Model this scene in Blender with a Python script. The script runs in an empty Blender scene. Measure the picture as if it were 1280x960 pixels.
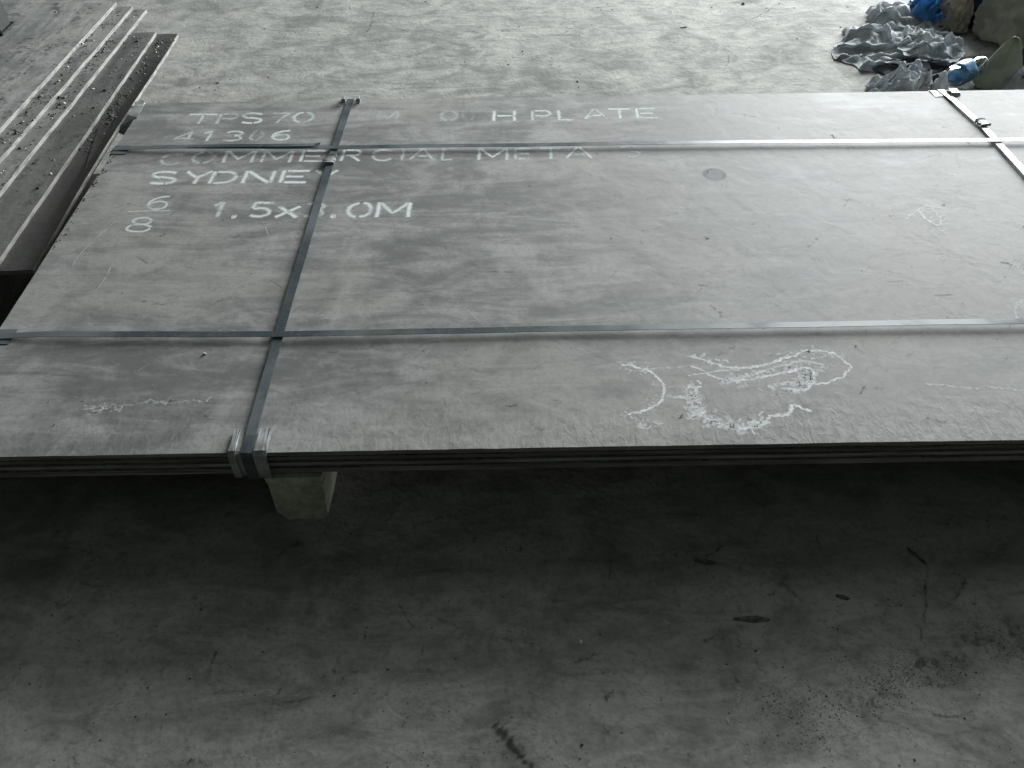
import bpy, bmesh, math, random
from mathutils import Vector, Matrix, noise

random.seed(7)
sc = bpy.context.scene
col = sc.collection

# ---------------------------------------------------------------- camera
F_PX, PITCH, YAW, ROLL = 1050.0, math.radians(44.611), math.radians(0.2558), math.radians(0.7651)
CAM = Vector((1.165, -1.0852, 1.4585))
_fw = Vector((0, math.cos(PITCH), -math.sin(PITCH)))
_up = Vector((0, math.sin(PITCH), math.cos(PITCH)))
_rt = Vector((1, 0, 0))
_c, _s = math.cos(ROLL), math.sin(ROLL)
_r = _c * _rt - _s * _up
_u = _s * _rt + _c * _up
_yaw = Matrix.Rotation(-YAW, 3, 'Z')
AX_R, AX_U, AX_F = _yaw @ _r, _yaw @ _u, _yaw @ _fw
cam_d = bpy.data.cameras.new('camera')
cam_d.sensor_width = 36.0
cam_d.lens = F_PX / 1280.0 * 36.0
cam_d.clip_start, cam_d.clip_end = 0.02, 200.0
cam = bpy.data.objects.new('camera', cam_d)
col.objects.link(cam)
m3 = Matrix((AX_R, AX_U, -AX_F)).transposed()
cam.matrix_world = Matrix.Translation(CAM) @ m3.to_4x4()
sc.camera = cam


def at(px, py, z):
    """the point of the horizontal plane z that the photograph shows at pixel (px, py)"""
    d = AX_F + AX_R * ((px - 640) / F_PX) - AX_U * ((py - 480) / F_PX)
    return CAM + d * ((z - CAM.z) / d.z)


# ---------------------------------------------------------------- world and the door light
w = bpy.data.worlds.new('World')
sc.world = w
w.use_nodes = True
w.node_tree.nodes['Background'].inputs[0].default_value = (0.88, 1.0, 0.90, 1)
w.node_tree.nodes['Background'].inputs[1].default_value = 0.056


def area(name, loc, target, sx, sy, power, color):
    l = bpy.data.lights.new(name, 'AREA')
    l.shape = 'RECTANGLE'
    l.size, l.size_y = sx, sy
    l.energy, l.color = power, color
    o = bpy.data.objects.new(name, l)
    col.objects.link(o)
    o.location = loc
    o.rotation_euler = (Vector(target) - Vector(loc)).to_track_quat('-Z', 'Z').to_euler()
    return o


# daylight through the big open door of the shed, behind the bundle on the right
area('doorway_daylight', (5.7, 7.1, 2.15), (1.6, 1.4, 0.9), 5.0, 4.1, 2240, (0.955, 0.99, 1.0))
# added weak overhead fill, softening the bundle's shadow on the near floor
area('added_overhead_fill', (3.4, 6.2, 6.2), (1.3, 0.6, 0.0), 5.0, 4.0, 120, (0.97, 1.0, 0.98))

sc.view_settings.view_transform = 'Standard'
sc.view_settings.look = 'None'
sc.view_settings.exposure = 0
sc.view_settings.gamma = 1
sc.view_settings.use_curve_mapping = False

# ---------------------------------------------------------------- node helpers


class NT:
    def __init__(self, name):
        self.m = bpy.data.materials.new(name)
        self.m.use_nodes = True
        self.t = self.m.node_tree
        self.t.nodes.clear()
        self.out = self.t.nodes.new('ShaderNodeOutputMaterial')
        self.geo = None

    def n(self, typ, **kw):
        nd = self.t.nodes.new('ShaderNode' + typ)
        for k, v in kw.items():
            setattr(nd, k, v)
        return nd

    def put(self, sock, v):
        if hasattr(v, 'is_output'):
            self.t.links.new(v, sock)
        elif isinstance(v, (tuple, list)) and len(v) == 3 and sock.type == 'RGBA':
            sock.default_value = (*v, 1)
        else:
            sock.default_value = v

    def pos(self):
        if not self.geo:
            self.geo = self.n('NewGeometry')
        return self.geo.outputs['Position']

    def mapping(self, vec, scale=(1, 1, 1), rot=(0, 0, 0), loc=(0, 0, 0)):
        mp = self.n('Mapping')
        self.put(mp.inputs['Vector'], vec)
        mp.inputs['Scale'].default_value = scale
        mp.inputs['Rotation'].default_value = rot
        mp.inputs['Location'].default_value = loc
        return mp.outputs[0]

    def noise(self, vec, scale, detail=4, rough=0.55, dist=0.0):
        nd = self.n('TexNoise')
        self.put(nd.inputs['Vector'], vec)
        nd.inputs['Scale'].default_value = scale
        nd.inputs['Detail'].default_value = detail
        nd.inputs['Roughness'].default_value = rough
        nd.inputs['Distortion'].default_value = dist
        return nd.outputs['Fac']

    def voro(self, vec, scale, feature='F1'):
        nd = self.n('TexVoronoi', feature=feature)
        self.put(nd.inputs['Vector'], vec)
        nd.inputs['Scale'].default_value = scale
        return nd.outputs['Distance']

    def rng(self, v, a, b, c=0.0, d=1.0, smooth=True):
        nd = self.n('MapRange', interpolation_type='SMOOTHSTEP' if smooth else 'LINEAR')
        self.put(nd.inputs[0], v)
        for i, x in zip((1, 2, 3, 4), (a, b, c, d)):
            self.put(nd.inputs[i], x)
        return nd.outputs[0]

    def math(self, op, a, b=0.0, c=0.0, clamp=False):
        nd = self.n('Math', operation=op, use_clamp=clamp)
        for i, x in enumerate((a, b, c)):
            self.put(nd.inputs[i], x)
        return nd.outputs[0]

    def mix(self, f, a, b, mode='MIX'):
        nd = self.n('Mix', data_type='RGBA', blend_type=mode)
        self.put(nd.inputs[0], f)
        self.put(nd.inputs[6], a)
        self.put(nd.inputs[7], b)
        return nd.outputs[2]

    def bump(self, h, strength=0.3, dist=0.01, normal=None):
        nd = self.n('Bump')
        nd.inputs['Strength'].default_value = strength
        nd.inputs['Distance'].default_value = dist
        self.put(nd.inputs['Height'], h)
        if normal is not None:
            self.put(nd.inputs['Normal'], normal)
        return nd.outputs[0]

    def bsdf(self, color, rough=0.6, metal=0.0, normal=None, spec=0.5, **kw):
        b = self.n('BsdfPrincipled')
        self.put(b.inputs['Base Color'], color)
        self.put(b.inputs['Roughness'], rough)
        self.put(b.inputs['Metallic'], metal)
        self.put(b.inputs['Specular IOR Level'], spec)
        if normal is not None:
            self.put(b.inputs['Normal'], normal)
        for k, v in kw.items():
            self.put(b.inputs[k], v)
        return b.outputs[0]

    def done(self, sh):
        self.t.links.new(sh, self.out.inputs['Surface'])
        return self.m


PZ = 0.21                      # height of the bundle's top face
# ---------------------------------------------------------------- materials


def mat_floor():
    m = NT('dusty_concrete')
    p = m.pos()
    big = m.noise(p, 0.8, 3, 0.6, 0.4)
    mid = m.noise(p, 5.5, 5, 0.68, 0.9)
    swp = m.noise(m.mapping(p, (1.4, 3.6, 1), (0, 0, 0.2)), 3.4, 5, 0.68, 1.6)
    fine = m.noise(p, 85, 3, 0.7)
    v = m.math('ADD', m.math('MULTIPLY', big, 0.22), m.math('MULTIPLY', mid, 0.42))
    v = m.math('ADD', v, m.math('MULTIPLY', swp, 0.36))
    c = m.mix(m.rng(v, 0.37, 0.62), (0.175, 0.180, 0.170), (0.385, 0.385, 0.362))
    c = m.mix(m.math('MULTIPLY', m.rng(fine, 0.46, 0.72), 0.42), c, (0.13, 0.133, 0.127))
    # smears of darker dirt with a shape of their own
    sm = m.rng(m.noise(m.mapping(p, (1, 1.9, 1), (0, 0, -0.6)), 4.2, 5, 0.72, 2.2), 0.55, 0.70)
    c = m.mix(m.math('MULTIPLY', sm, 0.42), c, (0.12, 0.125, 0.12))
    # flecks
    fl = m.math('MULTIPLY', m.rng(m.voro(p, 48), 0.16, 0.06), m.rng(mid, 0.48, 0.60))
    c = m.mix(m.math('MULTIPLY', fl, 0.55), c, (0.085, 0.088, 0.085))
    hh = m.math('ADD', m.noise(p, 7.0, 4, 0.65, 0.6), m.math('MULTIPLY', m.noise(p, 70, 2, 0.6), 0.20))
    nrm = m.bump(hh, 0.38, 0.012)
    return m.done(m.bsdf(c, 0.9, 0, nrm, 0.12))


def plate_color(m, p, tint=1.0, dust=0.5):
    streak = m.noise(m.mapping(p, (1.0, 5.0, 1), (0, 0, 0.03)), 2.4, 5, 0.66, 1.3)
    blot = m.noise(p, 6.0, 5, 0.66, 0.8)
    big = m.noise(p, 1.5, 2, 0.5, 0.5)
    fine = m.noise(p, 120, 3, 0.7)
    v = m.math('ADD', m.math('MULTIPLY', streak, 0.42), m.math('MULTIPLY', blot, 0.38))
    v = m.math('ADD', v, m.math('MULTIPLY', big, 0.20))
    c = m.mix(m.rng(v, 0.41, 0.60), (0.148 * tint, 0.153 * tint, 0.149 * tint), (0.325 * tint, 0.326 * tint, 0.315 * tint))
    c = m.mix(m.math('MULTIPLY', m.rng(fine, 0.46, 0.72), 0.30), c, (0.12 * tint, 0.122 * tint, 0.118 * tint))
    c = m.mix(m.math('MULTIPLY', m.rng(big, 0.48, 0.62), 0.28), c, (0.245 * tint, 0.232 * tint, 0.214 * tint))
    grain = m.noise(p, 45, 4, 0.75)
    c = m.mix(m.math('MULTIPLY', m.rng(grain, 0.50, 0.72), 0.32), c, (0.105 * tint, 0.107 * tint, 0.104 * tint))
    c = m.mix(m.math('MULTIPLY', m.rng(grain, 0.44, 0.28), 0.26), c, (0.40 * tint, 0.40 * tint, 0.39 * tint))
    # dark wormy smudges
    sm = m.rng(m.noise(m.mapping(p, (1, 1.8, 1), (0, 0, 0.6)), 8.5, 4, 0.68, 2.4), 0.57, 0.72)
    c = m.mix(m.math('MULTIPLY', sm, 0.42), c, (0.09 * tint, 0.105 * tint, 0.105 * tint))
    return c, v, streak, blot, fine, sm


def mat_plate_top():
    m = NT('dusty_mill_scale_top')
    p = m.pos()
    c, v, streak, blot, fine, sm = plate_color(m, p)
    sep = m.n('SeparateXYZ')
    m.put(sep.inputs[0], p)
    X, Y = sep.outputs[0], sep.outputs[1]
    # swept ripples of dust along the near edge
    wig = m.noise(p, 5.0, 3, 0.5)
    edge = m.math('MULTIPLY', m.rng(m.math('ADD', Y, m.math('MULTIPLY', wig, -0.22)), 0.10, -0.10), m.rng(X, 0.0, 2.0, 0.55, 1.0))
    rip = m.noise(m.mapping(p, (58, 30, 1), (0, 0, -0.6)), 1.0, 3, 0.6, 1.2)
    rv = m.rng(rip, 0.36, 0.62)
    c = m.mix(m.math('MULTIPLY', edge, m.math('MULTIPLY', rv, 0.30)), c, (0.38, 0.38, 0.365))
    c = m.mix(m.math('MULTIPLY', edge, m.math('MULTIPLY', m.math('SUBTRACT', 1.0, rv), 0.25)), c, (0.15, 0.15, 0.145))
    # round grease ring
    g = at(893, 218, PZ)
    ds = m.n('VectorMath', operation='DISTANCE')
    m.put(ds.inputs[0], m.mapping(p, (1, 1, 0)))
    ds.inputs[1].default_value = (g.x, g.y, 0)
    dd = m.math('ADD', ds.outputs['Value'], m.math('MULTIPLY', m.noise(p, 45, 3), 0.004))
    spot = m.rng(dd, 0.040, 0.030)
    ring = m.rng(dd, 0.020, 0.032, 0.62, 1.0)
    c = m.mix(m.math('MULTIPLY', spot, m.math('MULTIPLY', ring, 0.95)), c, (0.03, 0.032, 0.03))
    # smaller scuffed ring
    g2 = at(988, 300, PZ)
    d2 = m.n('VectorMath', operation='DISTANCE')
    m.put(d2.inputs[0], m.mapping(p, (1, 1, 0)))
    d2.inputs[1].default_value = (g2.x, g2.y, 0)
    dd2 = m.math('ADD', d2.outputs['Value'], m.math('MULTIPLY', m.noise(p, 30, 4), 0.03))
    rg = m.math('MULTIPLY', m.rng(dd2, 0.040, 0.050), m.rng(dd2, 0.066, 0.054))
    c = m.mix(m.math('MULTIPLY', rg, m.rng(fine, 0.4, 0.6, 0.0, 0.3)), c, (0.09, 0.09, 0.09))
    # pits
    pit = m.math('MULTIPLY', m.rng(m.voro(p, 26), 0.055, 0.03), m.rng(blot, 0.5, 0.6))
    c = m.mix(m.math('MULTIPLY', pit, 0.6), c, (0.06, 0.06, 0.06))
    h = m.math('ADD', m.math('MULTIPLY', m.noise(p, 9.0, 3, 0.6, 0.6), 0.55), m.math('MULTIPLY', m.math('MULTIPLY', edge, rip), 0.42))
    nrm = m.bump(h, 0.45, 0.006)
    return m.done(m.bsdf(c, m.rng(v, 0.36, 0.66, 0.58, 0.74), 0.0, nrm, 0.22, **{'Sheen Weight': 0.08, 'Sheen Roughness': 0.45, 'Sheen Tint': (0.95, 0.97, 0.96)}))


def mat_plate_side(name, k):
    m = NT(name)
    p = m.pos()
    n1 = m.noise(m.mapping(p, (3, 3, 60)), 1.5, 5, 0.65)
    n2 = m.noise(p, 90, 3, 0.6)
    c = m.mix(m.rng(n1, 0.35, 0.65), (0.050 * k, 0.047 * k, 0.043 * k), (0.14 * k, 0.138 * k, 0.13 * k))
    c = m.mix(m.math('MULTIPLY', m.rng(n2, 0.5, 0.7), 0.4), c, (0.085 * k, 0.066 * k, 0.05 * k))
    return m.done(m.bsdf(c, 0.6, 0.0, m.bump(n2, 0.3, 0.002), 0.4))


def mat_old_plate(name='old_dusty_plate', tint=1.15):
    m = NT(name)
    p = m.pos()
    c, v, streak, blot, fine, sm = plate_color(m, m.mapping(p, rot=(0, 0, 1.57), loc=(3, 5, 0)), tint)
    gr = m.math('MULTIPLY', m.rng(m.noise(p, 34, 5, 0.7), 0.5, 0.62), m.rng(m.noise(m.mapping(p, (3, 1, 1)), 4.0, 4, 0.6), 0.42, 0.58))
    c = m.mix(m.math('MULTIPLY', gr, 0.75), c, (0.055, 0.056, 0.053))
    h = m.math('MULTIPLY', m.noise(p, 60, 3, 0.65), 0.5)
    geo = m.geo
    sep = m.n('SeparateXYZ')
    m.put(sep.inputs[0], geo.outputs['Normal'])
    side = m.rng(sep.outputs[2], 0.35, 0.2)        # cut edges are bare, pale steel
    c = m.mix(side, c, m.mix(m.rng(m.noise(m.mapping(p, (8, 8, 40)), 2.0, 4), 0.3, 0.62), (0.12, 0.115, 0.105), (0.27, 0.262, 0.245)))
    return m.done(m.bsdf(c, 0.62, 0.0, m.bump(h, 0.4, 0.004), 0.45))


def mat_strap():
    m = NT('blued_steel_strapping')
    p = m.pos()
    n1 = m.noise(m.mapping(p, (1.6, 1.6, 1.6)), 2.6, 4, 0.6)
    n2 = m.noise(p, 120, 3, 0.6)
    c = m.mix(m.rng(n1, 0.38, 0.62), (0.065, 0.082, 0.09), (0.15, 0.17, 0.178))
    c = m.mix(m.math('MULTIPLY', m.rng(n2, 0.52, 0.7), 0.4), c, (0.18, 0.185, 0.175))
    return m.done(m.bsdf(c, m.rng(n1, 0.35, 0.65, 0.24, 0.40), 0.10, m.bump(n2, 0.10, 0.001), 0.18))


def mat_galv():
    m = NT('galvanised_edge_steel')
    p = m.pos()
    n1 = m.noise(p, 22, 4, 0.6)
    c = m.mix(m.rng(n1, 0.35, 0.65), (0.22, 0.235, 0.235), (0.40, 0.415, 0.41))
    return m.done(m.bsdf(c, m.rng(n1, 0.3, 0.7, 0.42, 0.6), 0.15, m.bump(n1, 0.2, 0.002), 0.3))


def mat_wood():
    m = NT('weathered_timber')
    p = m.pos()
    g = m.noise(m.mapping(p, (26, 2.0, 26)), 1.2, 6, 0.65, 0.6)
    n2 = m.noise(p, 11, 4, 0.6)
    c = m.mix(m.rng(g, 0.3, 0.7), (0.36, 0.36, 0.29), (0.62, 0.62, 0.52))
    c = m.mix(m.math('MULTIPLY', m.rng(n2, 0.5, 0.7), 0.5), c, (0.20, 0.195, 0.15))
    pit = m.rng(m.voro(p, 30), 0.10, 0.05)
    c = m.mix(m.math('MULTIPLY', pit, 0.6), c, (0.05, 0.05, 0.04))
    return m.done(m.bsdf(c, 0.85, 0, m.bump(m.math('ADD', g, n2), 0.4, 0.004), 0.2))


def mat_paint(name, color, seedloc, lo=0.38, hi=0.56, scale=26.0, soft=0.55, rough=0.6):
    """worn paint or chalk: the UV's v runs across the stroke, 'opac' is how much is left"""
    m = NT(name)
    p = m.mapping(m.pos(), loc=seedloc)
    uv = m.n('UVMap')
    sep = m.n('SeparateXYZ')
    m.put(sep.inputs[0], uv.outputs[0])
    v = m.math('ABSOLUTE', m.math('SUBTRACT', m.math('MULTIPLY', sep.outputs[1], 2.0), 1.0))
    wob = m.math('MULTIPLY', m.math('SUBTRACT', m.noise(p, min(scale * 3.0, 200.0), 3), 0.5), rough)
    e = m.rng(m.math('ADD', v, wob), 1.0, soft)
    a = m.n('Attribute', attribute_name='opac')
    wear = m.rng(m.math('ADD', m.noise(p, scale, 5, 0.7), m.math('MULTIPLY', m.math('SUBTRACT', a.outputs['Fac'], 0.5), 0.30)), lo, hi)
    al = m.math('MULTIPLY', m.math('MULTIPLY', e, wear), a.outputs['Fac'], clamp=True)
    d = m.n('BsdfDiffuse')
    m.put(d.inputs['Color'], color)
    t = m.n('BsdfTransparent')
    mx = m.n('MixShader')
    m.put(mx.inputs[0], al)
    m.t.links.new(t.outputs[0], mx.inputs[1])
    m.t.links.new(d.outputs[0], mx.inputs[2])
    return m.done(mx.outputs[0])


def mat_simple(name, a, b, scale=12, rough=0.6, spec=0.4, bump=0.3, bd=0.004, **kw):
    m = NT(name)
    p = m.pos()
    n1 = m.noise(p, scale, 5, 0.62, 0.4)
    n2 = m.noise(p, scale * 7, 3, 0.6)
    c = m.mix(m.rng(n1, 0.34, 0.66), a, b)
    return m.done(m.bsdf(c, rough, 0, m.bump(m.math('ADD', n1, m.math('MULTIPLY', n2, 0.25)), bump, bd), spec, **kw))


def mat_film(name, a, b, scale=9, thin=0.5, rough=0.5):
    """thin plastic or woven cloth that lets some of the door light through"""
    m = NT(name)
    p = m.pos()
    n1 = m.noise(p, scale, 4, 0.62, 0.4)
    c = m.mix(m.rng(n1, 0.34, 0.66), a, b)
    nr = m.bump(m.noise(p, scale * 5, 3, 0.6), 0.4, 0.008)
    sh = m.bsdf(c, max(rough, 0.72), 0, nr, 0.12)
    t = m.n('BsdfTranslucent')
    m.put(t.inputs['Color'], c)
    mx = m.n('MixShader')
    mx.inputs[0].default_value = thin
    m.t.links.new(sh, mx.inputs[1])
    m.t.links.new(t.outputs[0], mx.inputs[2])
    return m.done(mx.outputs[0])


def mat_clear():
    m = NT('clear_plastic')
    return m.done(m.bsdf((0.93, 0.97, 0.97), 0.06, 0, None, 0.5, **{'Transmission Weight': 1.0, 'IOR': 1.2}))


M = {
    'floor': mat_floor(), 'top': mat_plate_top(), 'old': mat_old_plate(), 'old2': mat_old_plate('old_plate_shade_slight', 0.9), 'old3': mat_old_plate('old_plate_shade_mid', 0.55), 'old4': mat_old_plate('old_plate_shade_deep', 0.26), 'strap': mat_strap(), 'galv': mat_galv(),  # lower-plate tints darkened to put the bundle's shade into their colour
    'side': [mat_plate_side('plate_edge_steel', 2.0), mat_plate_side('plate_edge_steel_pale', 2.6), mat_plate_side('plate_edge_steel_rusty', 1.5)],
    'wood': mat_wood(),
    'stencil': mat_paint('worn_white_stencil_paint', (0.68, 0.73, 0.72), (3, 1, 0), 0.33, 0.62, 30.0, 0.08),
    'chalk': mat_paint('white_chalk', (0.80, 0.82, 0.82), (7, 2, 0), 0.36, 0.52, 150.0, 0.45, 1.1),
    'scratch': mat_paint('pale_scratch', (0.55, 0.56, 0.55), (1, 9, 0), 0.40, 0.58, 40.0, 0.2),
    'smudge': mat_paint('dark_dirt_smear', (0.05, 0.052, 0.05), (4, 4, 0), 0.40, 0.60, 50.0, 0.1),
    'grit': mat_simple('dark_grit', (0.075, 0.077, 0.074), (0.17, 0.17, 0.163), 40, 0.9, 0.2),
    'flake': mat_simple('dull_scale', (0.085, 0.088, 0.084), (0.17, 0.172, 0.165), 60, 0.9, 0.1),
    'palegrit': mat_simple('pale_crumbs', (0.35, 0.36, 0.35), (0.62, 0.62, 0.6), 40, 0.9, 0.2),
    'greyfilm': mat_film('grey_plastic_film', (0.34, 0.37, 0.395), (0.56, 0.595, 0.62), 16, 0.30),
    'greyfilm2': mat_film('dull_grey_film', (0.24, 0.26, 0.275), (0.40, 0.42, 0.44), 9, 0.4),
    'whitefilm': mat_film('white_plastic_film', (0.42, 0.45, 0.47), (0.62, 0.65, 0.67), 16, 0.32),
    'blue': mat_film('blue_plastic_film', (0.05, 0.16, 0.34), (0.12, 0.30, 0.52), 14, 0.45),
    'navy': mat_film('navy_cloth', (0.022, 0.032, 0.06), (0.055, 0.07, 0.115), 16, 0.15, 0.8),
    'olive': mat_film('olive_woven_sack', (0.25, 0.258, 0.225), (0.38, 0.39, 0.345), 8, 0.4, 0.7),
    'greengrey': mat_film('green_grey_sack', (0.30, 0.32, 0.27), (0.44, 0.46, 0.40), 8, 0.42, 0.65),
    'tan': mat_film('tan_paper', (0.30, 0.275, 0.225), (0.44, 0.41, 0.345), 8, 0.25, 0.85),
    'darkcloth': mat_simple('dark_grey_cloth', (0.030, 0.032, 0.036), (0.075, 0.078, 0.085), 14, 0.85, 0.2, 0.5, 0.01),
    'post': mat_simple('dark_green_paint', (0.004, 0.007, 0.005), (0.009, 0.013, 0.010), 14, 0.6, 0.4),
    'clear': mat_clear(),
    'label': mat_simple('blue_label', (0.03, 0.14, 0.36), (0.16, 0.40, 0.62), 30, 0.35, 0.5, 0.1),
    'cap': mat_simple('white_cap', (0.6, 0.62, 0.62), (0.75, 0.76, 0.76), 20, 0.4, 0.5, 0.1),
}

# ---------------------------------------------------------------- object helpers


def tag(o, label=None, cat=None, group=None, kind=None):
    for k, v in (('label', label), ('category', cat), ('group', group), ('kind', kind)):
        if v:
            o[k] = v
    return o


def empty(name, loc):
    o = bpy.data.objects.new(name, None)
    o.empty_display_size = 0.05
    col.objects.link(o)
    o.location = loc
    return o


def obj(name, verts, faces, mat, parent=None, smooth=False):
    me = bpy.data.meshes.new(name)
    me.from_pydata([tuple(v) for v in verts], [], faces)
    me.update()
    o = bpy.data.objects.new(name, me)
    col.objects.link(o)
    for mm in (mat if isinstance(mat, (list, tuple)) else [mat]):
        me.materials.append(mm)
    if smooth:
        me.polygons.foreach_set('use_smooth', [True] * len(me.polygons))
    if parent:
        o.parent = parent
        bpy.context.view_layer.update()
        o.matrix_parent_inverse = parent.matrix_world.inverted()
    return o


def obj_bm(name, bm, mat, parent=None, smooth=False):
    bm.normal_update()
    me = bpy.data.meshes.new(name)
    bm.to_mesh(me)
    bm.free()
    o = bpy.data.objects.new(name, me)
    col.objects.link(o)
    for mm in (mat if isinstance(mat, (list, tuple)) else [mat]):
        me.materials.append(mm)
    if smooth:
        me.polygons.foreach_set('use_smooth', [True] * len(me.polygons))
    if parent:
        o.parent = parent
        bpy.context.view_layer.update()
        o.matrix_parent_inverse = parent.matrix_world.inverted()
    return o


def fbm(x, y, z=0.0, o=3):
    return noise.fractal(Vector((x, y, z)), 0.6, 2.0, o)


# ================================================================ floor
def floor_h(x, y):
    return 0.006 * fbm(x * 1.3, y * 1.3, 2.2, 4) + 0.0018 * fbm(x * 7, y * 7, 5.0, 3) - 0.004


def build_floor():
    xs = [-9, -6, -4, -2.5] + [-1.5 + i * 0.05 for i in range(111)] + [4.8, 6, 8, 11]
    ys = [-6, -4, -2.5, -1.5] + [-0.9 + i * 0.05 for i in range(93)] + [4.2, 5.5, 7.5, 11]
    vs, fs = [], []
    for y in ys:
        for x in xs:
            vs.append((x, y, floor_h(x, y)))
    n = len(xs)
    for j in range(len(ys) - 1):
        for i in range(n - 1):
            a = j * n + i
            fs.append((a, a + 1, a + n + 1, a + n))
    o = obj('concrete_floor', vs, fs, M['floor'], smooth=True)
    tag(o, 'dusty grey concrete floor of the shed', kind='structure')
    return o


floor = build_floor()

# ================================================================ the plate bundle
bundle = empty('steel_plate_bundle', (1.5, 0.75, 0.138))
tag(bundle, 'large strapped bundle of grey steel plates with white stencil lettering', 'steel plates')

NPL, TH = 8, 0.0084
PITCHZ = (PZ - 0.138) / NPL


def slab(name, x0, x1, y0, y1, z0, z1, mats, parent=None, seed=0, nx=60, ny=30, warp=0.0012, edge=0.0012, bev=0.0009, bend=None):
    """a plate: gridded top with a slight warp, ragged sheared edges and a small chamfer"""
    vs, fs, mi = [], [], []
    def ex(x, y):      # ragged edge offset
        return edge * fbm(x * 9 + seed, y * 9 - seed, seed * 3.1, 4)
    top = []
    for j in range(ny + 1):
        row = []
        for i in range(nx + 1):
            x = x0 + (x1 - x0) * i / nx
            y = y0 + (y1 - y0) * j / ny
            ox = oy = 0
            if j in (0, ny):
                oy = ex(x, y) + (bev if j == 0 else -bev)
            if i in (0, nx):
                ox = ex(x + 5, y) + (bev if i == 0 else -bev)
            row.append(len(vs))
            vs.append((x + ox, y + oy, z1 + warp * fbm(x * 1.6 + seed, y * 1.6, seed, 2)))
        top.append(row)
    for j in range(ny):
        for i in range(nx):
            fs.append((top[j][i], top[j][i + 1], top[j + 1][i + 1], top[j + 1][i]))
            mi.append(0)
    ring = [top[0][i] for i in range(nx)] + [top[j][nx] for j in range(ny)] + [top[ny][i] for i in range(nx, 0, -1)] + [top[j][0] for j in range(ny, 0, -1)]
    cen = Vector(((x0 + x1) / 2, (y0 + y1) / 2, 0))
    prev = ring
    for dz, off in ((bev, bev), (z1 - z0, bev)):
        cur = []
        for k, r in enumerate(ring):
            v = Vector(vs[r])
            nx_ = -1 if v.x < x0 + 0.004 else (1 if v.x > x1 - 0.004 else 0)
            ny_ = -1 if v.y < y0 + 0.004 else (1 if v.y > y1 - 0.004 else 0)
            cur.append(len(vs))
            vs.append((v.x + nx_ * off, v.y + ny_ * off, v.z - dz))
        L = len(ring)
        for k in range(L):
            fs.append((prev[k], cur[k], cur[(k + 1) % L], prev[(k + 1) % L]))
            mi.append(1)
        prev = cur
    fs.append(tuple(reversed(prev)))
    mi.append(1)
    if bend:
        vs = [bend(*v) for v in vs]
    o = obj(name, vs, fs, mats, parent)
    o.data.polygons.foreach_set('material_index', mi if len(mats) > 1 else [0] * len(mi))
    o.data.update()
    return o


offs = [(0, 0), (0.004, 0.006), (-0.003, 0.002), (0.006, 0.009), (0.001, 0.003), (-0.006, 0.010), (0.004, 0.004), (-0.002, 0.008)]
plates = []
for k in range(NPL):
    z1 = PZ - k * PITCHZ
    dx, dy = offs[k]
    p = slab('steel_plate', dx, 3.0 + dx, dy, 1.5 + dy * 0.5, z1 - TH, z1, [M['top'] if k == 0 else M['old'], M['side'][k % 3]],
             bundle, seed=k * 1.7 + 0.3, nx=90 if k == 0 else 40, ny=45 if k == 0 else 20, warp=0.0009 if k == 0 else 0.0002)
    plates.append(p)
plates[0]['label'] = 'top plate with white stencil lettering, chalk scribbles and a round dark stain'
TOP = plates[0]


# ---------------------------------------------------------------- straps
def strap_mesh(name, pts, wdir, width, thick, mat, parent, closed=False):
    """a flat band swept along pts; wdir is its width direction"""
    wdir = Vector(wdir).normalized()
    vs, fs = [], []
    n = len(pts)
    P = [Vector(p) for p in pts]
    for i in range(n):
        a = P[(i - 1) % n] if closed or i > 0 else P[i]
        b = P[(i + 1) % n] if closed or i < n - 1 else P[i]
        t = (b - a).normalized()
        w = (wdir - t * wdir.dot(t)).normalized()
        nn = t.cross(w).normalized()
        for sx, sn in ((-1, -1), (1, -1), (1, 1), (-1, 1)):
            vs.append(P[i] + w * (sx * width / 2) + nn * (sn * thick / 2))
    m = n if closed else n - 1
    for i in range(m):
        a, b = i * 4, ((i + 1) % n) * 4
        for k in range(4):
            k2 = (k + 1) % 4
            fs.append((a + k, a + k2, b + k2, b + k))
    if not closed:
        fs.append((0, 3, 2, 1))
        e = (n - 1) * 4
        fs.append((e, e + 1, e + 2, e + 3))
    o = obj(name, vs, fs, mat, parent)
    bm = bmesh.new()
    bm.from_mesh(o.data)
    bmesh.ops.recalc_face_normals(bm, faces=bm.faces)
    bm.to_mesh(o.data)
    bm.free()
    return o


def dense(pts, lift, seed, step=0.04):
    """fills in a top run between given points with a gentle lift and twist-free waviness"""
    out = []
    for (x0, y0), (x1, y1) in zip(pts[:-1], pts[1:]):
        d = math.hypot(x1 - x0, y1 - y0)
        n = max(2, int(d / step))
        for i in range(n):
            f = i / n
            out.append((x0 + (x1 - x0) * f, y0 + (y1 - y0) * f))
    out.append(pts[-1])
    L = len(out)
    res = []
    for i, (x, y) in enumerate(out):
        f = i / (L - 1)
        e = min(1, f * 20, (1 - f) * 20)
        res.append((x + 0.0015 * fbm(y * 3, seed), y + 0.0015 * fbm(x * 3, seed + 4),
                    PZ + 0.0026 + e * (lift + 0.0006 * fbm(x * 2.4 + y * 2.4, seed + 9))))
    return res


ZB = 0.1368


def wrap_y(xy, lift, seed):
    top = dense(xy, lift, seed)
    (xn, yn), (xf, yf) = xy[0], xy[-1]
    pts = [(xn, yn - 0.0020, PZ + 0.0015)] + top + [(xf, yf + 0.0035, PZ + 0.001), (xf, yf + 0.0045, 0.18), (xf, yf + 0.0045, ZB + 0.002),
          (xf, yf - 0.002, ZB), ((xn + xf) / 2, 0.75, ZB), (xn, yn + 0.002, ZB), (xn, yn - 0.004, ZB + 0.002), (xn, yn - 0.0042, 0.18), (xn, yn - 0.0040, PZ - 0.004)]
    return pts


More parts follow.
